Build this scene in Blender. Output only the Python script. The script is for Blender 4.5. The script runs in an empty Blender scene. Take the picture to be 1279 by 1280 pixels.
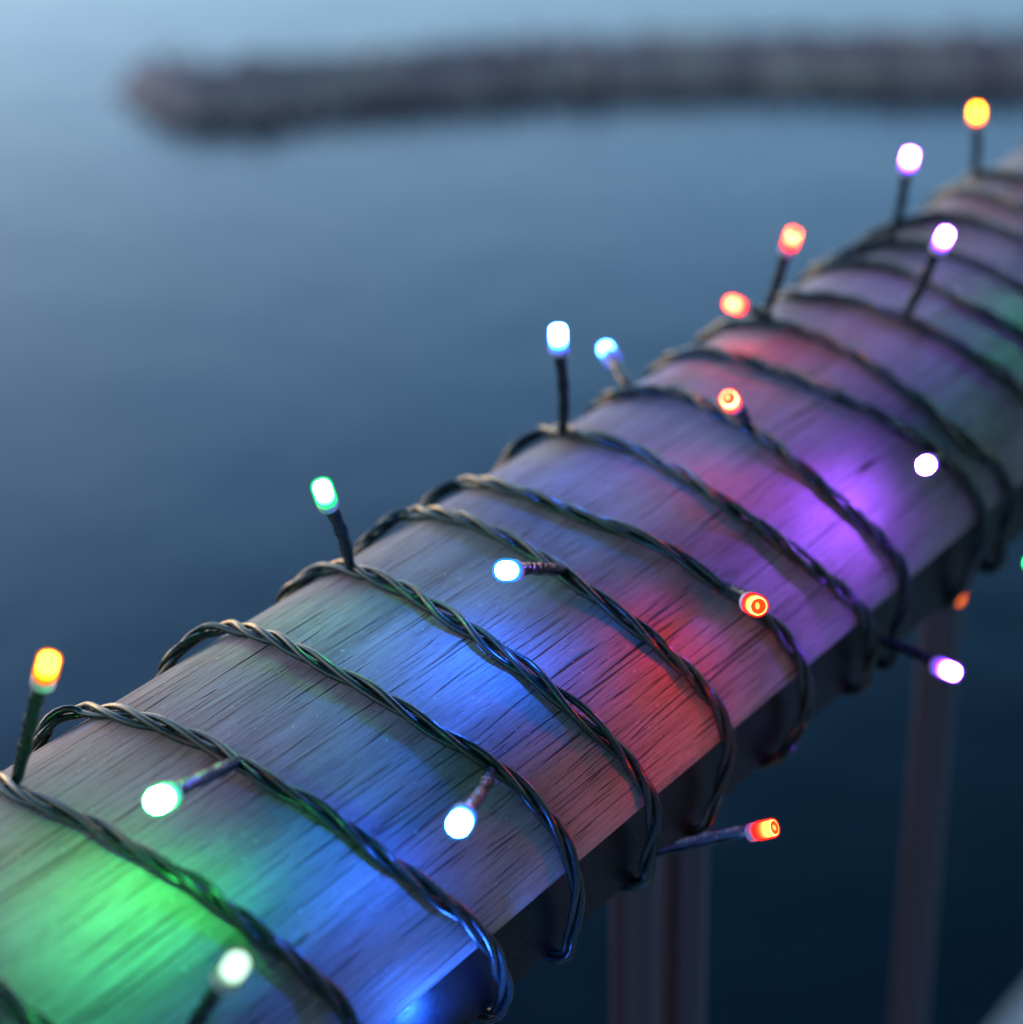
import bpy, bmesh, math, random
import numpy as np
from mathutils import Vector, Matrix, noise

# ------------------------------------------------------------------ camera
# World: the handrail runs along +Y, +X is the deck side, +Z is up. Units are metres,
# origin on the centre line of the rail where the timber sits on the steel flat.
FPX = 2660.0                       # focal length in pixels of the 1279 px photograph
def unit(v):
    v = np.array(v, float); return v / np.linalg.norm(v)
up_c = -unit([150, -4930, -FPX])
y_c = unit([2364, 1507, -FPX]); y_c = unit(y_c - up_c * (y_c @ up_c))
x_c = np.cross(y_c, up_c)
R = np.array([x_c, y_c, up_c])     # camera axes -> world axes
HALF, CROWN, NEXP = 0.041, 0.033, 3.0    # handrail section: half width, height, superellipse power

def profile(n=72):
    pts = []
    for i in range(n + 1):
        t = math.pi * i / n
        c, s = math.cos(t), math.sin(t)
        pts.append((-HALF * math.copysign(abs(c) ** (2 / NEXP), c), CROWN * abs(s) ** (2 / NEXP)))
    return pts                      # from the sea side over the crown to the deck side
PROF = profile()
def ray_dir(px, py):
    return unit(R @ np.array([px - 639.5, 640 - py, -FPX]))
# the camera stands where the timber's lower near edge is seen at 52.52 deg and the far shoulder at 39.25 deg
PHI_N, PHI_F = math.radians(52.52), math.radians(39.25)
def solve_cam():
    lo, hi = 0.1, 1.5
    for _ in range(60):
        r = (lo + hi) / 2
        c = np.array([HALF + r * math.cos(PHI_N), r * math.sin(PHI_N)])
        top = min(math.atan2(c[1] - z, c[0] - x) for x, z in PROF)
        if top < PHI_F: lo = r
        else: hi = r
    return c
c2 = solve_cam()
CAM = np.array([c2[0], 0.0, c2[1]])
sc = bpy.context.scene
cd = bpy.data.cameras.new('camera'); cam = bpy.data.objects.new('camera', cd)
sc.collection.objects.link(cam); sc.camera = cam
M = Matrix([list(R[0]) + [CAM[0]], list(R[1]) + [CAM[1]], list(R[2]) + [CAM[2]], [0, 0, 0, 1]])
cam.matrix_world = M
cd.sensor_fit = 'HORIZONTAL'; cd.sensor_width = 36; cd.lens = FPX / 1279 * 36
cd.clip_start = 0.02; cd.clip_end = 3000
VIEW = R @ np.array([0, 0, -1.0])
cd.dof.use_dof = True
FOCUS = 0.0                        # set below, once the surface can be sampled
cd.dof.aperture_fstop = 9.2
cd.dof.aperture_blades = 9

# ------------------------------------------------------------------ sky
SUN_EL, SUN_AZ = math.radians(5.0), math.radians(-82)   # azimuth from +Y, clockwise
w = bpy.data.worlds.new('World'); sc.world = w; w.use_nodes = True
nt = w.node_tree; nt.nodes.clear()
sky = nt.nodes.new('ShaderNodeTexSky'); sky.sky_type = 'NISHITA'; sky.sun_disc = False
sky.sun_elevation = SUN_EL; sky.sun_rotation = SUN_AZ
sky.air_density = 1.0; sky.dust_density = 0.3; sky.ozone_density = 4.0
bg = nt.nodes.new('ShaderNodeBackground'); bg.inputs[1].default_value = 0.15
wo = nt.nodes.new('ShaderNodeOutputWorld')
# dusk: a clear bright band low over the sea, brightest to the left, darkened overhead and behind the camera by an added tint ramp
LEFT = R @ np.array([-1.0, 0, 0])
tc = nt.nodes.new('ShaderNodeTexCoord')
dt = nt.nodes.new('ShaderNodeVectorMath'); dt.operation = 'DOT_PRODUCT'
AHEAD = unit([VIEW[0], VIEW[1], 0])
dt.inputs[1].default_value = (-.35 * LEFT[0] - .25 * AHEAD[0], -.35 * LEFT[1] - .25 * AHEAD[1], 1.0)
nt.links.new(tc.outputs['Generated'], dt.inputs[0])
cr = nt.nodes.new('ShaderNodeValToRGB'); el = cr.color_ramp.elements
SKY_STOPS = [(.0, (.62, .48, .42)), (.2, (.84, .56, .43)), (.30, (.90, .58, .44)), (.395, (.86, .60, .49)), (.465, (.60, .54, .49)), (.547, (.42, .38, .36)), (.625, (.16, .17, .165)), (.72, (.055, .095, .085)), (1.0, (.04, .06, .06))]
el[0].position = 0; el[0].color = (*SKY_STOPS[0][1], 1); el[1].position = 1; el[1].color = (*SKY_STOPS[-1][1], 1)
for p_, c_ in SKY_STOPS[1:-1]:
    k_ = el.new(p_); k_.color = (*c_, 1)
ad = nt.nodes.new('ShaderNodeMath'); ad.operation = 'ADD'; ad.inputs[1].default_value = .25
nt.links.new(dt.outputs['Value'], ad.inputs[0]); nt.links.new(ad.outputs[0], cr.inputs[0])
mx = nt.nodes.new('ShaderNodeMix'); mx.data_type = 'RGBA'; mx.blend_type = 'MULTIPLY'; mx.inputs[0].default_value = 1
nt.links.new(sky.outputs[0], mx.inputs[6]); nt.links.new(cr.outputs[0], mx.inputs[7])
nt.links.new(mx.outputs[2], bg.inputs[0]); nt.links.new(bg.outputs[0], wo.inputs[0])
vs = sc.view_settings; vs.view_transform = 'Standard'; vs.look = 'None'; vs.gamma = 1; vs.exposure = 4.0
vs.use_curve_mapping = False

# ------------------------------------------------------------------ helpers
def link(o, parent=None):
    sc.collection.objects.link(o)
    if parent is not None: o.parent = parent
    return o
def mesh_obj(name, verts, faces, mat=None, parent=None, smooth=True):
    me = bpy.data.meshes.new(name); me.from_pydata([tuple(map(float, v)) for v in verts], [], faces)
    if smooth: me.polygons.foreach_set('use_smooth', [True] * len(me.polygons))
    if mat: me.materials.append(mat)
    me.update()
    return link(bpy.data.objects.new(name, me), parent)
def empty(name, loc=(0, 0, 0)):
    o = bpy.data.objects.new(name, None); o.location = loc; o.empty_display_size = 0.01
    return link(o)
def tag(o, label=None, cat=None, group=None, kind=None):
    for k, v in (('label', label), ('category', cat), ('group', group), ('kind', kind)):
        if v: o[k] = v
    return o
def mat(name, col=(.5, .5, .5), rough=.5, metal=0, spec=.5, **kw):
    m = bpy.data.materials.new(name); m.use_nodes = True
    b = m.node_tree.nodes['Principled BSDF']
    b.inputs['Base Color'].default_value = (*col, 1); b.inputs['Roughness'].default_value = rough
    b.inputs['Metallic'].default_value = metal; b.inputs['Specular IOR Level'].default_value = spec
    for k, v in kw.items(): b.inputs[k.replace('_', ' ')].default_value = v
    return m, m.node_tree, b
def node(nt, t, **kw):
    n = nt.nodes.new(t)
    for k, v in kw.items():
        if k.startswith('i_'):
            n.inputs[k[2:].replace('_', ' ')].default_value = v
        else: setattr(n, k, v)
    return n
def ramp(nt, src, stops):
    r = nt.nodes.new('ShaderNodeValToRGB'); e = r.color_ramp.elements
    while len(e) > 1: e.remove(e[-1])
    e[0].position = stops[0][0]; c = stops[0][1]; e[0].color = (*c, 1) if hasattr(c, '__len__') else (c, c, c, 1)
    for p, c in stops[1:]:
        k = e.new(p); k.color = (*c, 1) if hasattr(c, '__len__') else (c, c, c, 1)
    nt.links.new(src, r.inputs[0]); return r.outputs[0]
def maths(nt, op, a, b=None, clamp=False):
    n = nt.nodes.new('ShaderNodeMath'); n.operation = op; n.use_clamp = clamp
    for i, v in enumerate((a, b)):
        if v is None: continue
        if isinstance(v, (int, float)): n.inputs[i].default_value = v
        else: nt.links.new(v, n.inputs[i])
    return n.outputs[0]
def mixc(nt, fac, a, b, mode='MIX'):
    n = nt.nodes.new('ShaderNodeMix'); n.data_type = 'RGBA'; n.blend_type = mode
    for s, v in ((n.inputs[0], fac), (n.inputs[6], a), (n.inputs[7], b)):
        if hasattr(v, 'is_output') or hasattr(v, 'links'): nt.links.new(v, s)
        else: s.default_value = v if not hasattr(v, '__len__') else (*v, 1)
    return n.outputs[2]
def tube(path, radius, sides=10, cap=True):
    """path: list of Vectors, radius: float or list -> verts, faces (parallel transport)"""
    P = [Vector(p) for p in path]; n = len(P)
    rad = radius if hasattr(radius, '__len__') else [radius] * n
    T = [(P[min(i + 1, n - 1)] - P[max(i - 1, 0)]).normalized() for i in range(n)]
    N = T[0].orthogonal().normalized(); V = []; Fc = []
    for i in range(n):
        N = (N - T[i] * N.dot(T[i])).normalized(); B = T[i].cross(N)
        for k in range(sides):
            a = 2 * math.pi * k / sides
            V.append(P[i] + (N * math.cos(a) + B * math.sin(a)) * rad[i])
    for i in range(n - 1):
        for k in range(sides):
            k2 = (k + 1) % sides
            Fc.append((i * sides + k, i * sides + k2, (i + 1) * sides + k2, (i + 1) * sides + k))
    if cap:
        Fc.append(tuple(range(sides))[::-1]); Fc.append(tuple((n - 1) * sides + k for k in range(sides)))
    return V, Fc

# ------------------------------------------------------------------ section hull (what the cable is wrapped round)
BAR_H, BAR_HALF = 0.020, 0.037
RC = 0.0015                        # cable centre rides this far off the surface
def hull_poly(off):
    pts = [(x, z) for x, z in PROF if z > 0.002] + [(BAR_HALF, -BAR_H), (-BAR_HALF, -BAR_H)]
    pts.insert(0, (-HALF, 0.0)); pts.insert(len(pts) - 2, (HALF, 0.0))
    P = np.array(pts); out = []
    n = len(P)
    for i in range(n):
        a, b, c = P[i - 1], P[i], P[(i + 1) % n]
        e1, e2 = unit(b - a), unit(c - b)
        n1, n2 = np.array([-e1[1], e1[0]]), np.array([-e2[1], e2[0]])
        for nn in ((unit(n1 + n2),) if n1 @ n2 > .9 else (n1, unit(n1 + n2), n2)):
            out.append(b + nn * off)
    return np.array(out)
HULL = hull_poly(RC)
HP = np.vstack([HULL, HULL[:1]])
HS = np.concatenate([[0], np.cumsum(np.linalg.norm(np.diff(HP, axis=0), axis=1))]); PER = HS[-1]
def hull_at(s):
    s = s % PER
    return np.array([np.interp(s, HS, HP[:, 0]), np.interp(s, HS, HP[:, 1])])
def hits(px, py, poly=HP, S=HS):
    """intersections of the sight line with the prism: [(t, s)] sorted by t; else closest approach"""
    d = ray_dir(px, py); o = CAM[[0, 2]]; dd = d[[0, 2]]; res = []
    for i in range(len(poly) - 1):
        a, b = poly[i], poly[i + 1]; e = b - a
        den = dd[0] * e[1] - dd[1] * e[0]
        if abs(den) < 1e-12: continue
        w_ = a - o
        t = (w_[0] * e[1] - w_[1] * e[0]) / den; u = (w_[0] * dd[1] - w_[1] * dd[0]) / den
        if t > 0 and 0 <= u < 1: res.append((t, S[i] + u * (S[i + 1] - S[i])))
    res.sort()
    if res: return res, 0.0, d
    best = None
    for i in range(len(poly) - 1):
        q = poly[i] - o; t = (q @ dd) / (dd @ dd); m = np.linalg.norm(q - t * dd)
        if best is None or m < best[0]: best = (m, t, S[i])
    return [(best[1], best[2])], best[0], d
def surf(px, py, poly=HP, S=HS):
    r, miss, d = hits(px, py, poly, S)
    return CAM + d * r[0][0]
def depth(p): return float((np.array(p) - CAM) @ VIEW)
FOCUS = (depth(surf(640, 850)) + depth(surf(760, 900)) + depth(surf(700, 1000)) + depth(surf(330, 820))) / 4
cd.dof.focus_distance = FOCUS

# ------------------------------------------------------------------ materials
def wood_material():
    m, nt, b = mat('weathered_handrail_timber', rough=.62, spec=.35)
    uv = node(nt, 'ShaderNodeUVMap', uv_map='unrolled')
    def coords(sx, sy, warp=0):
        mp = node(nt, 'ShaderNodeMapping'); mp.inputs['Scale'].default_value = (sx, sy, 1)
        nt.links.new(uv.outputs[0], mp.inputs[0]); return mp.outputs[0]
    def noi(sx, sy, det=4, rough=.6, dist=0.0):
        n = node(nt, 'ShaderNodeTexNoise', noise_dimensions='2D'); n.inputs['Scale'].default_value = 1
        n.inputs['Detail'].default_value = det; n.inputs['Roughness'].default_value = rough
        n.inputs['Distortion'].default_value = dist
        nt.links.new(coords(sx, sy), n.inputs['Vector']); return n.outputs[0]
    # uv in metres: x round the section, y along the rail
    fine = noi(4200, 330, 3, .65)         # fibres
    mid = noi(1500, 28, 4, .65)          # grain bands
    broad = noi(180, 5, 3, .5)
    crack_a = noi(1250, 30, 2, .45, .25)
    crack_b = noi(760, 19, 2, .5, .2)
    gate = noi(160, 70, 2, .5)
    # long dark checks: one wandering line per narrow column of grain, opening and closing along its length
    sepv = node(nt, 'ShaderNodeSeparateXYZ'); nt.links.new(uv.outputs[0], sepv.inputs[0])
    def checks(freq, wob, wsx, wsy, ysc, thr, width, seed):
        wb = noi(wsx, wsy, 2, .5)
        u = maths(nt, 'ADD', maths(nt, 'MULTIPLY', sepv.outputs[0], freq), maths(nt, 'MULTIPLY', wb, wob))
        cell = maths(nt, 'FLOOR', u); fr = maths(nt, 'SUBTRACT', u, cell)
        cb = node(nt, 'ShaderNodeCombineXYZ')
        nt.links.new(maths(nt, 'MULTIPLY', cell, 7.31), cb.inputs[0])
        nt.links.new(maths(nt, 'MULTIPLY', sepv.outputs[1], ysc), cb.inputs[1]); cb.inputs[2].default_value = seed
        g = node(nt, 'ShaderNodeTexNoise', noise_dimensions='3D'); g.inputs['Scale'].default_value = 1
        g.inputs['Detail'].default_value = 2.5; g.inputs['Roughness'].default_value = .55
        nt.links.new(cb.outputs[0], g.inputs['Vector'])
        openn = ramp(nt, g.outputs[0], [(thr, 0.0), (thr + .16, 1.0)])
        wn = node(nt, 'ShaderNodeTexWhiteNoise', noise_dimensions='1D'); nt.links.new(cell, wn.inputs['W'])
        ctr = maths(nt, 'ADD', .25, maths(nt, 'MULTIPLY', wn.outputs[0], .5))
        d = maths(nt, 'ABSOLUTE', maths(nt, 'SUBTRACT', fr, ctr))
        wd = maths(nt, 'ADD', .004, maths(nt, 'MULTIPLY', openn, width))
        v = maths(nt, 'SUBTRACT', 1.15, maths(nt, 'DIVIDE', d, wd), clamp=True)
        return maths(nt, 'MULTIPLY', v, ramp(nt, openn, [(0.02, 0.0), (.3, 1.0)]))
    la = checks(560, 1.8, 260, 16, 38, .47, .105, 1.0)
    lb = checks(1100, 1.5, 420, 40, 95, .52, .14, 5.0)
    lc = checks(330, 1.2, 160, 9, 22, .54, .085, 9.0)
    lines = maths(nt, 'MAXIMUM', maths(nt, 'MAXIMUM', la, maths(nt, 'MULTIPLY', lb, .75)), lc)
    pores = ramp(nt, fine, [(.60, 0.0), (.70, 1.0)])
    col = mixc(nt, ramp(nt, mid, [(.3, 0.0), (.7, 1.0)]), (.31, .222, .222), (.43, .335, .335))
    col = mixc(nt, ramp(nt, broad, [(.35, 0.0), (.7, .45)]), col, (.27, .175, .14))
    col = mixc(nt, maths(nt, 'MULTIPLY', pores, .45), col, (.06, .04, .035))
    col = mixc(nt, maths(nt, 'MULTIPLY', lines, .95), col, (.010, .007, .006))
    stain = noi(42, 16, 4, .6, .6)       # weather stains and paler rubbed patches
    col = mixc(nt, ramp(nt, stain, [(.52, 0.0), (.66, .38)]), col, (.13, .095, .085))
    col = mixc(nt, ramp(nt, stain, [(.30, .30), (.43, 0.0)]), col, (.50, .44, .44))
    specks = noi(900, 800, 2, .5)        # salt and dust flecks
    col = mixc(nt, ramp(nt, specks, [(.74, 0.0), (.78, .7)]), col, (.62, .58, .56))
    nt.links.new(col, b.inputs['Base Color'])
    h = maths(nt, 'ADD', maths(nt, 'MULTIPLY', mid, .30), maths(nt, 'MULTIPLY', fine, .22))
    h = maths(nt, 'SUBTRACT', h, maths(nt, 'MULTIPLY', lines, .9))
    bp = node(nt, 'ShaderNodeBump'); bp.inputs['Strength'].default_value = .8; bp.inputs['Distance'].default_value = .0005
    nt.links.new(h, bp.inputs['Height']); nt.links.new(bp.outputs[0], b.inputs['Normal'])
    nt.links.new(ramp(nt, mid, [(.3, .72), (.7, .5)]), b.inputs['Roughness'])
    return m
M_WOOD = wood_material()
def steel_material():
    m, nt, b = mat('dark_powder_coated_steel', (.011, .008, .010), rough=.45, metal=.0, spec=.22)
    tc = node(nt, 'ShaderNodeTexCoord'); n = node(nt, 'ShaderNodeTexNoise'); n.inputs['Scale'].default_value = 900
    nt.links.new(tc.outputs['Object'], n.inputs['Vector'])
    bp = node(nt, 'ShaderNodeBump'); bp.inputs['Strength'].default_value = .15; bp.inputs['Distance'].default_value = .0002
    nt.links.new(n.outputs[0], bp.inputs['Height']); nt.links.new(bp.outputs[0], b.inputs['Normal'])
    nt.links.new(ramp(nt, n.outputs[0], [(.3, .3), (.7, .5)]), b.inputs['Roughness'])
    return m
M_STEEL = steel_material()
def wire_material():
    m, nt, b = mat('dark_green_pvc_wire', (.018, .045, .030), rough=.33, spec=.5)
    tc = node(nt, 'ShaderNodeTexCoord'); n = node(nt, 'ShaderNodeTexNoise'); n.inputs['Scale'].default_value = 260
    nt.links.new(tc.outputs['Object'], n.inputs['Vector'])
    nt.links.new(mixc(nt, n.outputs[0], (.006, .016, .012), (.018, .030, .024)), b.inputs['Base Color'])
    nt.links.new(ramp(nt, n.outputs[0], [(.3, .20), (.7, .38)]), b.inputs['Roughness'])
    bp = node(nt, 'ShaderNodeBump'); bp.inputs['Strength'].default_value = .25; bp.inputs['Distance'].default_value = .0002
    nt.links.new(n.outputs[0], bp.inputs['Height']); nt.links.new(bp.outputs[0], b.inputs['Normal'])
    return m
M_WIRE = wire_material()
def sleeve_material(name, col, trans):
    m, nt, b = mat(name, col, rough=.10, spec=.4, Transmission_Weight=trans)
    tc = node(nt, 'ShaderNodeTexCoord'); n = node(nt, 'ShaderNodeTexNoise'); n.inputs['Scale'].default_value = 750
    n.inputs['Detail'].default_value = 1
    nt.links.new(tc.outputs['Object'], n.inputs['Vector'])
    bp = node(nt, 'ShaderNodeBump'); bp.inputs['Strength'].default_value = .7; bp.inputs['Distance'].default_value = .0006
    nt.links.new(n.outputs[0], bp.inputs['Height']); nt.links.new(bp.outputs[0], b.inputs['Normal'])
    return m
M_SLEEVE = sleeve_material('dark_shrink_sleeve', (.008, .018, .016), 0.0)
M_CLEAR = sleeve_material('smoky_clear_shrink_sleeve', (.55, .6, .7), .85)
M_COLLAR, _, _ = mat('clear_led_collar', (.75, .78, .8), rough=.35, spec=.6, Transmission_Weight=.55)

COL = {   # emitted colour (linear) and radiance
    'green':  ((.06, 1.0, .19), 1100),
    'blue':   ((.025, .15, 1.0), 1500),
    'iceblue': ((.05, .25, 1.0), 160),
    'purple': ((.28, .075, 1.0), 2100),
    'orange': ((1.0, .17, .006), 130),
    'red':    ((1.0, .0065, .0012), 460),
    'softred': ((1.0, .026, .010), 170),
    'softgreen': ((.05, 1.0, .17), 330),
    'softpurple': ((.24, .05, 1.0), 560),
    'white':  ((.62, 1.0, .78), 5),
    'dimorange': ((1.0, .16, .01), 7),
    'dimgreen': ((.02, 1.0, .25), 120),
}
def glow_mat(kind, f=1.0, suf=''):
    c, s = COL[kind]
    m = bpy.data.materials.new('lit_%s_led%s' % (kind, suf)); m.use_nodes = True
    nt = m.node_tree; nt.nodes.clear()
    e = nt.nodes.new('ShaderNodeEmission'); e.inputs[0].default_value = (*c, 1); e.inputs[1].default_value = s * f / 16      # the picture is exposed +4 stops for the dusk
    if not suf:                     # the foot of the body, below the diode, glows deeper and dimmer
        tc = nt.nodes.new('ShaderNodeTexCoord'); sp = nt.nodes.new('ShaderNodeSeparateXYZ')
        nt.links.new(tc.outputs['Object'], sp.inputs[0])
        g = ramp(nt, maths(nt, 'MULTIPLY', sp.outputs[2], 240), [(.05, .05), (.32, .35), (.55, 1.0)])
        nt.links.new(maths(nt, 'MULTIPLY', g, s * f / 16), e.inputs[1])
        sat = tuple(x * x for x in c)
        nt.links.new(mixc(nt, g, sat, c), e.inputs[0])
    o = nt.nodes.new('ShaderNodeOutputMaterial'); nt.links.new(e.outputs[0], o.inputs[0])
    return m
GLOW = {k: glow_mat(k) for k in COL}

# ------------------------------------------------------------------ sea, breakwater, deck edge
WATER_Z = -20.0
def water():
    m, nt, b = mat('sea_water', (.004, .014, .022), rough=.16, spec=.5, IOR=1.333)
    tc = node(nt, 'ShaderNodeTexCoord'); n = node(nt, 'ShaderNodeTexNoise'); n.inputs['Scale'].default_value = .35
    n.inputs['Detail'].default_value = 5; nt.links.new(tc.outputs['Object'], n.inputs['Vector'])
    bp = node(nt, 'ShaderNodeBump'); bp.inputs['Strength'].default_value = .18; bp.inputs['Distance'].default_value = .3
    nt.links.new(n.outputs[0], bp.inputs['Height']); nt.links.new(bp.outputs[0], b.inputs['Normal'])
    s = 2500
    o = mesh_obj('sea', [(-s, -s, WATER_Z), (s, -s, WATER_Z), (s, s, WATER_Z), (-s, s, WATER_Z)], [(0, 1, 2, 3)], m, smooth=False)
    tag(o, 'calm dark blue sea far below the handrail', kind='structure')
water()
def on_plane(px, py, z):
    d = ray_dir(px, py); t = (z - CAM[2]) / d[2]; return CAM + d * t
def breakwater():
    rnd = random.Random(4)
    root = empty('breakwater')
    tag(root, 'long low breakwater of purple brown rocks crossing the water at the top', 'breakwater')
    m, nt, b = mat('breakwater_rock', (.2, .15, .14), rough=.9, spec=.2)
    tc = node(nt, 'ShaderNodeTexCoord'); n = node(nt, 'ShaderNodeTexNoise'); n.inputs['Scale'].default_value = .42
    n.inputs['Detail'].default_value = 6; nt.links.new(tc.outputs['Object'], n.inputs['Vector'])
    nt.links.new(ramp(nt, n.outputs[0], [(.36, (.38, .23, .26)), (.5, (.54, .37, .38)), (.62, (.62, .45, .41))]), b.inputs['Base Color'])
    # centre line at the water (pixel positions of the near foot), carried to the water plane
    foot = [on_plane(*p, WATER_Z) for p in ((140, 128), (175, 136), (235, 146), (350, 140), (500, 126), (700, 111), (900, 106), (1100, 104), (1300, 105), (1500, 108), (1800, 112))]
    foot = [np.array(f[:2]) for f in foot]
    away = unit(VIEW[:2]) 
    path = []; 
    for i in range(len(foot) - 1):
        for k in range(40): path.append(foot[i] * (1 - k / 40) + foot[i + 1] * k / 40)
    L = [0.0]
    for i in range(1, len(path)): L.append(L[-1] + np.linalg.norm(path[i] - path[i - 1]))
    def at(l):
        return np.array([np.interp(l, L, [p[0] for p in path]), np.interp(l, L, [p[1] for p in path])])
    V = []; Fc = []
    def rock(c, r):
        base = len(V); bm = bmesh.new(); bmesh.ops.create_icosphere(bm, subdivisions=1, radius=1)
        q = Matrix.Rotation(rnd.uniform(0, 6.3), 3, Vector((rnd.random() - .5, rnd.random() - .5, rnd.random() - .5 + 1e-3)).normalized())
        s = Vector((rnd.uniform(.8, 1.4), rnd.uniform(.7, 1.1), rnd.uniform(.55, .9)))
        for v in bm.verts:
            w_ = v.co * (1 + rnd.uniform(-.18, .18)); w_ = Vector((w_.x * s.x, w_.y * s.y, w_.z * s.z)); w_ = q @ w_ * r
            V.append((w_.x + c[0], w_.y + c[1], w_.z + c[2]))
        for f in bm.faces: Fc.append(tuple(base + v.index for v in f.verts))
        bm.free()
    WID, HT = 2.7, 1.08
    l = 0.0; tot = L[-1]
    core_v = []; core_f = []
    k = 0
    while l < tot:
        c = at(l); tpr = min(1, .25 + l / 3.0) ** .6
        t = unit(at(min(l + .3, tot)) - at(l - .0) + 1e-9); nrm = np.array([-t[1], t[0]]); 
        if nrm @ away < 0: nrm = -nrm
        for j in range(9):
            u = j / 8; z = WATER_Z - .3 + (HT + .2) * tpr * math.sin(math.pi * min(.97, max(.03, u)))
            cc = c + nrm * (WID * (.5 + (u - .5) * tpr))
            core_v.append((cc[0], cc[1], z))
            if k: core_f.append(((k - 1) * 9 + j, (k - 1) * 9 + j + 1, k * 9 + j + 1, k * 9 + j) if j < 8 else None)
            for _ in range(2):
                uu = min(1, max(0, u + rnd.uniform(-.06, .06)))
                cx = c + nrm * (WID * (.5 + (uu - .5) * tpr)) + t * rnd.uniform(-.4, .4)
                rock((cx[0], cx[1], WATER_Z - .25 + HT * tpr * math.sin(math.pi * uu) + rnd.uniform(-.1, .2)), rnd.uniform(.28, .6))
        l += .62; k += 1
    core_f = [f for f in core_f if f]
    mesh_obj('rock_core', core_v, core_f, m, root)
    r = mesh_obj('rock', V, Fc, m, root, smooth=False); r['kind'] = 'stuff'
breakwater()
def deck():
    m, nt, b = mat('pale_concrete', (.42, .42, .41), rough=.85, spec=.3)
    tc = node(nt, 'ShaderNodeTexCoord'); n = node(nt, 'ShaderNodeTexNoise'); n.inputs['Scale'].default_value = 60
    n.inputs['Detail'].default_value = 8; nt.links.new(tc.outputs['Object'], n.inputs['Vector'])
    nt.links.new(ramp(nt, n.outputs[0], [(.3, (.34, .34, .33)), (.7, (.5, .5, .49))]), b.inputs['Base Color'])
    z = -1.06; e = on_plane(1262, 1250, z)[0]
    bm = bmesh.new(); bmesh.ops.create_cube(bm, size=1)
    for v in bm.verts:
        v.co = Vector((e + (v.co.x + .5) * 4, 4 + v.co.y * 16, z + (v.co.z - .5) * .3))
    bmesh.ops.bevel(bm, geom=[x for x in bm.edges], offset=.012, segments=3, affect='EDGES')
    me = bpy.data.meshes.new('deck'); bm.to_mesh(me); bm.free(); me.materials.append(m)
    tag(link(bpy.data.objects.new('deck', me)), 'pale concrete edge of the walkway below the rail', kind='structure')
    return e, z
DECK_X, DECK_Z = deck()

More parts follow.
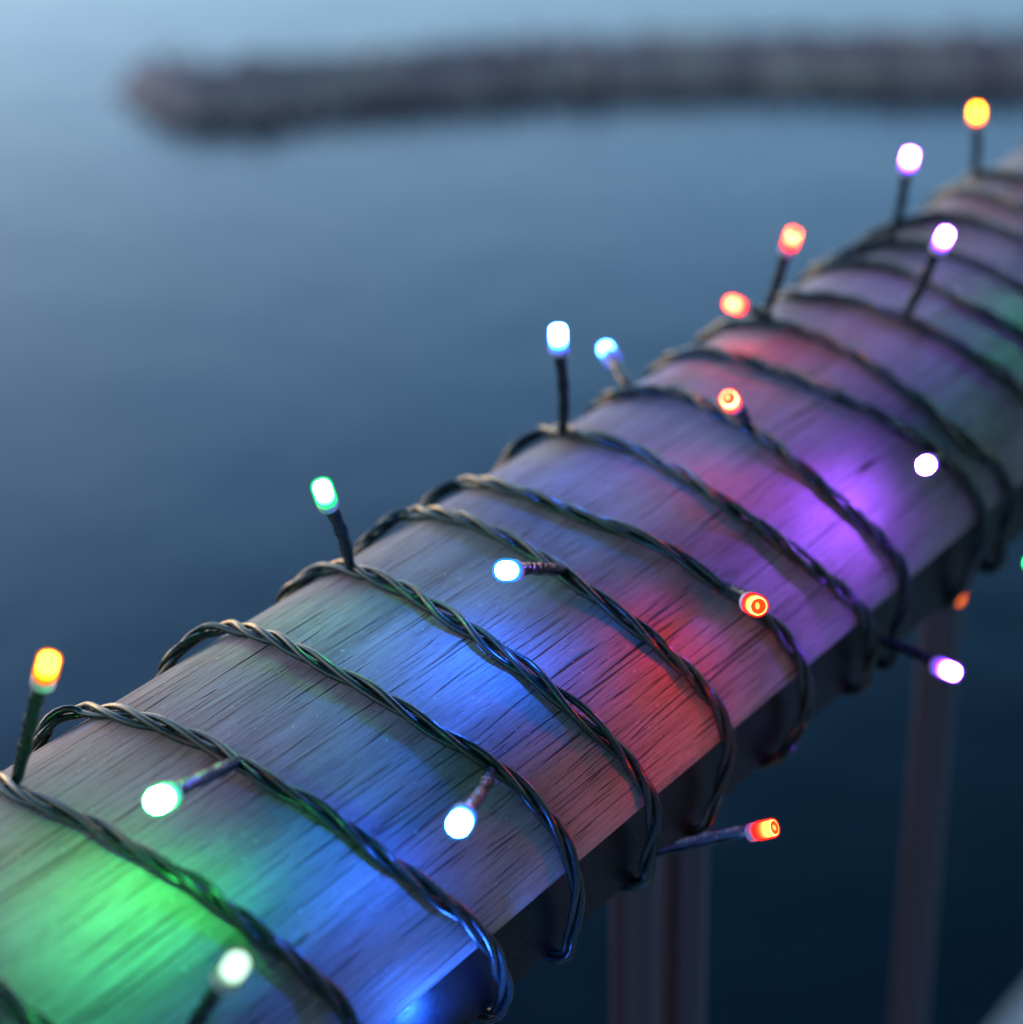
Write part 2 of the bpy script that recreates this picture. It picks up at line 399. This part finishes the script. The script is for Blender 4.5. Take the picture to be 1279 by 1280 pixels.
# ------------------------------------------------------------------ handrail
def railing():
    root = empty('railing')
    tag(root, 'weathered wooden handrail on a dark steel bar with round balusters', 'railing')
    y0, y1, ny = -0.4, 3.2, 1000
    # timber with a flat underside; UV unrolled in metres
    P = [(x, z) for x, z in PROF]
    # soften the two lower arrises
    prof = [(-HALF + .004, -.0000), (-HALF + .0012, .0004), (-HALF, .0018)] + [p for p in P if p[1] > .0030] + [(HALF, .0018), (HALF - .0012, .0004), (HALF - .004, -.0000)]
    s = [0.0]
    for i in range(1, len(prof)): s.append(s[-1] + math.dist(prof[i], prof[i - 1]))
    V = []; Fc = []; n = len(prof)
    ys = [y0 + (y1 - y0) * (j / ny) ** 1.0 for j in range(ny + 1)]
    for y in ys:
        for i, (x, z) in enumerate(prof):
            k = noise.noise(Vector((s[i] * 60, y * 2.2, 3.0))) * .00025
            if i < 4 or i > n - 5:       # worn, slightly nicked lower arris
                q = noise.noise(Vector((i * .3, y * 55, 8.0))); k -= .00022 * abs(q) + .0009 * max(0, noise.noise(Vector((i * .2, y * 26, 1.0))) - .38)
            V.append((x * (1 + k / HALF), y, z * (1 + k / CROWN)))
    for j in range(ny):
        for i in range(n):
            i2 = (i + 1) % n
            Fc.append((j * n + i, (j + 1) * n + i, (j + 1) * n + i2, j * n + i2))
    Fc.append(tuple(range(n))); Fc.append(tuple(ny * n + i for i in range(n))[::-1])
    o = mesh_obj('timber_rail', V, Fc, M_WOOD, root)
    uvl = o.data.uv_layers.new(name='unrolled')
    vi = [0] * len(o.data.loops); o.data.loops.foreach_get('vertex_index', vi)
    arr = []
    for v in vi: arr += [s[v % n], ys[v // n]]
    uvl.data.foreach_set('uv', arr)
    # steel flat under the timber
    bm = bmesh.new(); bmesh.ops.create_cube(bm, size=1)
    for v in bm.verts: v.co = Vector((v.co.x * 2 * BAR_HALF, (y0 + y1) / 2 + v.co.y * (y1 - y0), -.0004 - BAR_H / 2 + v.co.z * (BAR_H - .0004)))
    bmesh.ops.bevel(bm, geom=[e for e in bm.edges if abs((e.verts[0].co - e.verts[1].co).y) > 1], offset=.0022, segments=3, affect='EDGES')
    me = bpy.data.meshes.new('steel_bar'); bm.to_mesh(me); bm.free(); me.materials.append(M_STEEL)
    link(bpy.data.objects.new('steel_bar', me), root)
    mb_, _, _ = mat('baluster_paint', (.13, .095, .12), rough=.34, metal=.85, spec=.4)
    # balusters: x = 0 plane, bottoms out of frame at the deck
    def y_at(px, py, x):
        d = ray_dir(px, py); t = (x - CAM[0]) / d[0]; p = CAM + d * t; return p
    pa = y_at(793, 1200, 0.0); pb = y_at(854, 1200, 0.0); pc = y_at(1158, 1000, 0.0)
    rad = .5 * 60 * depth(pa) / FPX
    print('baluster', pa, pb, pc, 'radius', rad)
    zb = -1.3
    proto = None
    pitch = pc[1] - pb[1]
    for y in (pa[1], pb[1], pc[1], pc[1] + pitch, pc[1] + 2 * pitch, pa[1] - pitch, pc[1] + 3 * pitch, pc[1] + 4 * pitch):
        if proto is None:
            Vv, Ff = tube([(0, 0, -BAR_H - .0003), (0, 0, -BAR_H - .004), (0, 0, -.6), (0, 0, zb)], [rad, rad, rad, rad], 32)
            c = proto = mesh_obj('baluster', Vv, Ff, mb_, root)
        else:
            c = link(proto.copy(), root)
        c.location = (0, y, 0)
    return root
railing()

# ------------------------------------------------------------------ cable of the light string
LOOPS = [
 [(-95, 1205), (-60, 1203), (-20, 1222), (0, 1241), (41, 1280), (80, 1325), (110, 1380)],
 [(-62, 990), (-50, 970), (-25, 965), (0, 979), (24, 993), (65, 1012), (122, 1030), (175, 1069), (227, 1097), (284, 1138), (345, 1182), (400, 1231), (440, 1278), (470, 1330)],
 [(53, 914), (69, 894), (101, 886), (142, 890), (183, 901), (227, 916), (264, 933), (298, 952), (325, 971), (365, 993), (401, 1012), (441, 1045), (482, 1078), (523, 1102), (555, 1126), (588, 1155), (612, 1183), (628, 1218), (633, 1250), (622, 1276)],
 [(213, 826), (230, 803), (256, 787), (289, 783), (331, 794), (371, 813), (410, 833), (450, 855), (489, 878), (528, 904), (568, 928), (607, 950), (645, 980), (680, 1015), (705, 1052), (719, 1092), (721, 1136), (716, 1173), (700, 1199)],
 [(358, 744), (377, 724), (404, 710), (430, 708), (456, 716), (489, 728), (519, 745), (548, 763), (590, 787), (638, 825), (677, 857), (716, 889), (755, 920), (787, 954), (810, 990), (821, 1018), (812, 1055), (810, 1085), (799, 1104)],
 [(466, 671), (486, 650), (512, 639), (545, 642), (581, 651), (620, 665), (650, 680), (680, 698), (705, 716), (736, 741), (779, 772), (816, 804), (857, 839), (890, 875), (908, 905), (911, 940), (904, 975), (893, 1010), (872, 1042)],
 [(533, 632), (551, 612), (578, 602), (608, 604), (640, 612), (685, 626), (724, 645), (771, 661), (814, 676), (849, 696), (878, 718), (905, 738), (951, 768), (982, 797), (1000, 827), (1010, 866), (1006, 897), (992, 928), (968, 948)],
 [(641, 566), (655, 548), (679, 537), (706, 541), (738, 545), (772, 553), (806, 566), (841, 587), (875, 608), (915, 636), (944, 654), (976, 680), (1004, 703), (1031, 722), (1059, 742), (1080, 767), (1092, 796), (1090, 830), (1072, 862)],
 [(748, 512), (765, 498), (793, 489), (834, 488), (868, 498), (899, 513), (930, 532), (961, 553), (996, 582), (1040, 622), (1073, 648), (1103, 677), (1126, 705), (1134, 734), (1129, 763), (1118, 790)],
 [(820, 463), (848, 445), (882, 437), (923, 446), (965, 461), (1013, 480), (1040, 494), (1070, 504), (1105, 525), (1136, 545), (1170, 567), (1202, 594), (1222, 625), (1230, 656), (1225, 690), (1206, 722)],
 [(880, 423), (906, 407), (950, 402), (981, 407), (1011, 416), (1047, 430), (1075, 446), (1105, 466), (1131, 487), (1159, 510), (1187, 536), (1216, 560), (1241, 577), (1256, 599), (1263, 630), (1252, 672)],
 [(966, 388), (984, 375), (1004, 368), (1043, 372), (1083, 381), (1132, 397), (1171, 416), (1206, 440), (1234, 457), (1279, 493), (1310, 522), (1330, 560), (1325, 610)],
 [(1008, 352), (1024, 338), (1057, 328), (1089, 328), (1138, 339), (1171, 357), (1214, 384), (1247, 401), (1279, 421), (1330, 462), (1370, 500)],
 [(1062, 318), (1085, 304), (1115, 300), (1160, 306), (1207, 322), (1250, 340), (1279, 362), (1330, 400)],
 [(1128, 282), (1155, 268), (1204, 270), (1253, 286), (1279, 298), (1340, 335)],
 [(1172, 250), (1188, 240), (1214, 237), (1253, 250), (1279, 259), (1350, 295)],
 [(1206, 229), (1220, 220), (1247, 214), (1279, 221), (1340, 243)],
]
def loop_points(pix):
    H = []
    for px, py in pix: H.append(hits(px, py))
    # index of the most grazing sample near the far shoulder: earlier samples lie on the hidden side
    n = len(pix)
    def graze(h):
        r, miss, d = h
        return miss if miss > 0 else -(r[-1][0] - r[0][0])
    head = max(range(min(5, n)), key=lambda i: graze(H[i]))
    out = []
    for i, (r, miss, d) in enumerate(H):
        t = r[-1][0] if (i < head and miss == 0) else r[0][0]
        s = r[-1][1] if (i < head and miss == 0) else r[0][1]
        out.append((CAM + d * t, s))
    return out
def connect(p0, s0, p1, s1):
    """points round the hidden part of the section between two loops"""
    while s1 < s0: s1 += PER
    k = max(3, int((s1 - s0) / .011)); out = []
    for i in range(1, k):
        u = i / k; xy = hull_at(s0 + (s1 - s0) * u)
        out.append(np.array([xy[0], p0[1] + (p1[1] - p0[1]) * u, xy[1]]))
    return out
paths = [loop_points(l) for l in LOOPS]
# the string goes on out of frame at both ends with the same rhythm
def shifted(lp, dy): return [(p + np.array([0, dy, 0]), s) for p, s in lp]
base_y = paths[3][0][0][1]
pre = [shifted(paths[3], paths[0][0][0][1] - base_y - d) for d in (.10, .05)]
lasty = paths[-1][0][0][1]
post = [shifted(paths[5], lasty - paths[5][0][0][1] + .045 * (i + 1)) for i in range(14)]
ALL = pre + paths + post
ctrl = []; owner = []
for i, lp in enumerate(ALL):
    for p, s in lp: ctrl.append(p); owner.append(i)
    if i + 1 < len(ALL):
        q, s1 = ALL[i + 1][0]
        c = connect(lp[-1][0], lp[-1][1], q, s1)
        ctrl += c; owner += [i] * len(c)
ctrl = np.array(ctrl)
# light smoothing of the control polygon, then Catmull-Rom resampling
sm = ctrl.copy(); sm[1:-1] = ctrl[:-2] * .18 + ctrl[1:-1] * .64 + ctrl[2:] * .18
def outward(p, off):
    """push a point out of the hull if smoothing pulled it in"""
    q = p[[0, 2]]; best = None
    for i in range(len(HP) - 1):
        a, b = HP[i], HP[i + 1]; e = b - a; u = min(1, max(0, (q - a) @ e / (e @ e + 1e-18)))
        c = a + e * u; dd = np.linalg.norm(q - c)
        nn = unit(np.array([-e[1], e[0]]) + 1e-15)
        if best is None or dd < best[0]: best = (dd, c, nn, (q - c) @ nn)
    if best[3] < off:
        c = best[1] + best[2] * off; return np.array([c[0], p[1], c[1]])
    return p
sm = np.array([outward(p, 0.0) for p in sm])
fine = []; fown = []
for i in range(len(sm) - 1):
    a = sm[max(i - 1, 0)]; b = sm[i]; c = sm[i + 1]; d = sm[min(i + 2, len(sm) - 1)]
    k = max(2, int(np.linalg.norm(c - b) / .0011))
    for j in range(k):
        u = j / k
        fine.append(.5 * ((2 * b) + (-a + c) * u + (2 * a - 5 * b + 4 * c - d) * u * u + (-a + 3 * b - 3 * c + d) * u ** 3)); fown.append(owner[i])
fine = np.array(fine)
arc = np.concatenate([[0], np.cumsum(np.linalg.norm(np.diff(fine, axis=0), axis=1))])
NST, R_ST, R_HX, PITCH = 3, .00067, .00080, .034
cab = empty('light_string_cable')
tag(cab, 'twisted dark green cable wound round the handrail in many turns', 'cable')
rnd = random.Random(7)
strands = []
tw = np.zeros(len(fine))
for i in range(1, len(fine)):
    l = arc[i]; k = 1 + .8 * noise.noise(Vector((l * 22, 0, 5)))
    tw[i] = tw[i - 1] + 2 * math.pi * (arc[i] - arc[i - 1]) / PITCH * k
T = np.gradient(fine, axis=0); T /= np.linalg.norm(T, axis=1)[:, None] + 1e-12
for sidx in range(NST):
    pts = []
    for i, p in enumerate(fine):
        t = T[i]; nr = np.array([p[0], 0, p[2] - .006]); nr = nr - t * (nr @ t); nr = unit(nr); bb = np.cross(t, nr)
        a = tw[i] + 2 * math.pi * sidx / NST + .5 * noise.noise(Vector((arc[i] * 30, sidx * 9, 1)))
        loose = 1 + 1.8 * max(0, noise.noise(Vector((arc[i] * 16, sidx * 7.3, 2))))
        rn = R_HX * (math.cos(a)); rb = R_HX * 1.15 * loose * math.sin(a)
        pts.append(p + nr * rn + bb * rb)
    strands.append(pts)
starts = [0] + [i for i in range(1, len(fown)) if fown[i] != fown[i - 1]] + [len(fown)]
for a, b in zip(starts[:-1], starts[1:]):
    e = min(b + 1, len(fine))
    for pts in strands:
        V, Fc = tube([Vector(p) for p in pts[a:e]], R_ST, 8, cap=False)
        mesh_obj('wire', V, Fc, M_WIRE, cab)

# ------------------------------------------------------------------ fairy lights
def revolve(prof, sides=20):
    V = []; Fc = []
    for r, z in prof:
        for k in range(sides):
            a = 2 * math.pi * k / sides; V.append((r * math.cos(a), r * math.sin(a), z))
    n = len(prof)
    for i in range(n - 1):
        for k in range(sides):
            k2 = (k + 1) % sides; Fc.append((i * sides + k, i * sides + k2, (i + 1) * sides + k2, (i + 1) * sides + k))
    Fc.append(tuple(range(sides))[::-1]); Fc.append(tuple((n - 1) * sides + k for k in range(sides)))
    return V, Fc
LR = .00188                      # radius of the lamp's clear body
MESH = {}
def shared(key, build, m):
    if key not in MESH:
        V, Fc = build(); me = bpy.data.meshes.new(key.split('|')[0]); me.from_pydata(V, [], Fc)
        me.polygons.foreach_set('use_smooth', [True] * len(me.polygons)); me.materials.append(m); me.update()
        MESH[key] = me
    return MESH[key]
def fairy_light(base, tip, kind, label, sleeve='dark', scale=1.0, ring=False, group='fairy lights wound round the handrail'):
    base, tip = Vector(base), Vector(tip)
    ax = (tip - base); L = ax.length; ax.normalize()
    root = empty('fairy_light', base); tag(root, label, 'fairy light', group)
    root.rotation_mode = 'QUATERNION'; root.rotation_quaternion = ax.to_track_quat('Z', 'Y')
    h = .0043 * scale; ro = LR * 1.10 * scale; lr = ro * .80
    z0 = L - h * .5              # tip given is the middle of the glowing body
    # emitting body: faceted rim and hollow end
    if ring:
        def b1(): return revolve([(lr * .80, 0), (lr, .0006), (lr, h - .0004), (lr * .95, h), (lr * .86, h)], 24)
        body = link(bpy.data.objects.new('bulb', shared('bulb|r%s%s' % (kind, scale), b1, GLOW[kind])), root)
        cm = MESH.get('cm' + kind)
        if cm is None:
            cm = MESH['cm' + kind] = glow_mat(kind, .03, '_hollow')
            MESH['dm' + kind] = glow_mat(kind, .30, '_die')
        def b2(): return revolve([(lr * .86, h + .00002), (lr * .80, h - .0004), (lr * .30, h - .0016)], 24)
        # the hollow sits just inside the rim
        def b3(): return revolve([(lr * .26, h - .0012), (lr * .22, h - .0008), (lr * .05, h - .0006)], 12)
        # re-cut: bulb end is open for the hollow
        c = link(bpy.data.objects.new('hollow_end', shared('hollow_end|%s%s' % (kind, scale), lambda: (lambda V, F: (V, F[:-2] + F[-1:]))(*revolve([(lr * .86, h + .00004), (lr * .80, h + .00006), (lr * .30, h + .00010)], 24)), cm)), root)
        d = link(bpy.data.objects.new('diode', shared('diode|%s%s' % (kind, scale), lambda: revolve([(lr * .26, h + .00012), (lr * .22, h + .0003), (lr * .05, h + .0004)], 12), MESH['dm' + kind])), root)
        c.location = (0, 0, z0); d.location = (-.00022, .00012, z0); d.scale = (1, 1.5, 1)
    else:
        def b1(): return revolve([(lr * .82, 0), (lr, .0006), (lr * .99, h - .0006), (lr * .90, h - .0001), (lr * .6, h)], 20)
        body = link(bpy.data.objects.new('bulb', shared('bulb|%s%s' % (kind, scale), b1, GLOW[kind])), root)
    body.location = (0, 0, z0)
    # lens cap round the glowing body, its coloured emission standing in for the halo, open at the end of ring shaped lamps
    if 'lens' + kind not in MESH:
        lm = bpy.data.materials.new('halo_glow_lens_' + kind); lm.use_nodes = True; ln = lm.node_tree; ln.nodes.clear()
        c_, s_ = COL[kind]; sat = {'blue': (.02, .30, 1), 'iceblue': (.05, .35, 1), 'purple': (.22, .05, 1), 'orange': (1, .20, .004), 'red': (1, .02, .015), 'green': (.01, 1, .20)}.get(kind.replace('soft', ''), c_)
        em = ln.nodes.new('ShaderNodeEmission'); em.inputs[0].default_value = (*sat, 1); em.inputs[1].default_value = min(1.0, s_ / 60) / 16 * 1.7
        tr = ln.nodes.new('ShaderNodeBsdfTransparent'); ms = ln.nodes.new('ShaderNodeMixShader'); ms.inputs[0].default_value = .6
        ou = ln.nodes.new('ShaderNodeOutputMaterial')
        ln.links.new(tr.outputs[0], ms.inputs[1]); ln.links.new(em.outputs[0], ms.inputs[2]); ln.links.new(ms.outputs[0], ou.inputs[0])
        MESH['lens' + kind] = lm
    lens = link(bpy.data.objects.new('lens', shared('lens|%s%s%d' % (kind, scale, ring), lambda: (lambda V, F: (V, F[:-2] if ring else F[:-2] + F[-1:]))(*revolve([(ro * .78, -.0001), (ro, .0005), (ro, h - .0004), (ro * .93, h + .0001)] + ([] if ring else [(ro * .6, h + .0003)]), 24)), MESH['lens' + kind])), root)
    lens.location = (0, 0, z0)
    # clear collar behind the bulb
    cl = .0018 * scale
    col = link(bpy.data.objects.new('collar', shared('collar|%s' % scale, lambda: revolve([(ro * .78, -cl), (ro * .95, -cl * .75), (ro * .95, -.0002), (ro * .80, 0)], 20), M_COLLAR)), root)
    col.location = (0, 0, z0 - .0001)
    # sleeve from the cable to the collar: slightly bent, flattened where it grips the wires
    n = 14; end = z0 - cl * .7
    path = [Vector((math.sin(i / n * math.pi) * .0006, math.sin(i / n * 2.2) * .0004, end * i / n)) for i in range(n + 1)]
    rad = [(.0008 + .0004 * min(1, i / 3) if sleeve == 'dark' else .0008 + .0006 * min(1, i / 6)) * scale + .00012 * math.sin(i * 1.7) for i in range(n + 1)]
    V, Fc = tube(path, rad, 14)
    mesh_obj('sleeve', V, Fc, M_SLEEVE if sleeve == 'dark' else M_CLEAR, root)
    if sleeve != 'dark':
        for sx in (-1, 1):
            V, Fc = tube([Vector((sx * .0007 + math.sin(i * .9) * .0002, 0, end * i / n)) for i in range(n + 1)], .00045, 6)
            mesh_obj('lead_wire', V, Fc, M_WIRE, root)
    return root
def normal_at(p):
    q = p[[0, 2]]; i = int(np.argmin(np.linalg.norm(HULL - q, axis=1)))
    a, b = HULL[i - 1], HULL[(i + 1) % len(HULL)]; e = unit(b - a); return np.array([-e[1], 0, e[0]])
def place(bp, tp, L, pick='out', dz=0.0):
    b = surf(*bp); d = ray_dir(*tp); oc = CAM - b
    B = oc @ d; C = oc @ oc - L * L; D = B * B - C
    if D <= 0: return b, CAM + d * (-B)
    r = [CAM + d * (-B - math.sqrt(D)), CAM + d * (-B + math.sqrt(D))]
    if pick == 'near': return b, r[0]
    if pick == 'far': return b, r[1]
    n = normal_at(b); return b, max(r, key=lambda q: (q - b) @ n)
LIGHTS = [  # base px, tip px, length, pick, colour, label, sleeve, scale, ring
 ((20, 978), (59, 834), .024, 'out', 'orange', 'upright orange fairy light at the left edge, leaning out over the water', 'dark', 1.0, 0),
 ((298, 951), (201, 999), .035, 'near', 'green', 'dazzling green fairy light lying low over the wood near the lower left', 'dark', 1.0, 0),
 ((232, 1300), (292, 1211), .021, 'near', 'white', 'pale mint white fairy light pointing up at the bottom left', 'dark', 1.0, 0),
 ((438, 711), (405, 616), .0215, 'out', 'softgreen', 'upright green fairy light tilting left above the far edge of the rail', 'dark', 1.0, 0),
 ((614, 962), (575, 1028), .032, 'near', 'blue', 'bright cyan blue fairy light hanging down the wood at bottom centre', 'dark', 1.0, 0),
 ((706, 713), (634, 713), .030, 'near', 'blue', 'bright blue fairy light pointing left in the middle of the rail', 'dark', 1.0, 0),
 ((703, 545), (698, 421), .0245, 'out', 'blue', 'tall upright blue fairy light on a straight dark sleeve at the far edge', 'dark', 1.0, 0),
 ((792, 492), (760, 440), .019, 'far', 'iceblue', 'pale blue fairy light leaning left just right of the tall blue one', 'dark', 1.0, 0),
 ((934, 534), (913, 501), .023, 'near', 'softred', 'red ring shaped fairy light facing the camera above a thick cable turn', 'dark', 1.0, 1),
 ((966, 400), (919, 381), .016, 'out', 'softred', 'orange red fairy light lying sideways at the far edge of the rail', 'dark', 1.0, 0),
 ((955, 398), (990, 299), .024, 'out', 'softred', 'red fairy light on a long sleeve leaning right above the far edge', 'dark', 1.0, 1),
 ((1114, 302), (1137, 199), .026, 'out', 'softpurple', 'violet fairy light standing up against the water, left of the topmost orange one', 'dark', 1.0, 0),
 ((1132, 395), (1180, 298), .026, 'out', 'softpurple', 'violet fairy light leaning right over the far turns of cable', 'dark', 1.0, 0),
 ((1217, 222), (1221, 142), .026, 'out', 'orange', 'topmost orange fairy light standing at the upper right', 'dark', 1.0, 0),
 ((1182, 566), (1158, 581), .036, 'near', 'purple', 'large round white violet fairy light facing the camera over the right side of the rail', 'dark', 1.0, 0),
 ((903, 738), (944, 756), .022, 'near', 'red', 'red ring shaped fairy light lying in line with the cable right of centre', 'dark', 1.0, 1),
 ((1096, 800), (1186, 838), .022, 'near', 'softpurple', 'violet fairy light sticking out to the right below the rail', 'dark', 1.0, 0),
 ((815, 1068), (957, 1037), .0255, 'near', 'red', 'red fairy light on a clear sleeve sticking out right beneath the rail', 'clear', .88, 1),
]
print('FOCUS', FOCUS, 'CAM', CAM)
for bp_, tp_, L_, pk, kd, lb, sl, scl, rg in LIGHTS:
    b_, t_ = place(bp_, tp_, L_, pk)
    print(kd, tp_, 'len %.4f' % np.linalg.norm(t_ - b_), 'tip', np.round(t_, 3), 'coc px %.1f' % (.0107 * FPX * abs(1 / depth(t_) - 1 / FOCUS)))
    fairy_light(b_, t_, kd, lb, sl, scl, rg)
# lights hanging under the rail and on the sea side
def under(px, py, x, bx, bz, kind, label):
    d = ray_dir(px, py); t = (x - CAM[0]) / d[0]; p = CAM + d * t
    fairy_light(np.array([bx, p[1] + .004, bz]), p, kind, label)
under(1197, 743, .010, .012, -.024, 'dimorange', 'faint orange fairy light blurred beneath the rail beside a baluster')
under(1296, 700, .020, .030, -.024, 'dimgreen', 'green fairy light cut by the right edge of the picture')
under(606, 1312, .046, .040, -.018, 'blue', 'blue fairy light hanging below the rail at the bottom edge')
under(760, 540, -.052, -.042, .012, 'dimgreen', 'dim green fairy light hidden on the water side of the rail')
b_, t_ = place((-62, 1200), (-80, 1105), .028, 'out')
fairy_light(b_, t_, 'softgreen', 'added green fairy light on the nearest turns, unseen past the left edge')  # unseen lamp, added to fill the lower left of the rail with green
b_, t_ = place((1320, 345), (1352, 285), .024, 'out')
fairy_light(b_, t_, 'softgreen', 'green fairy light on the far turns just past the right edge')
# ------------------------------------------------------------------ render settings
sc.render.engine = 'CYCLES'
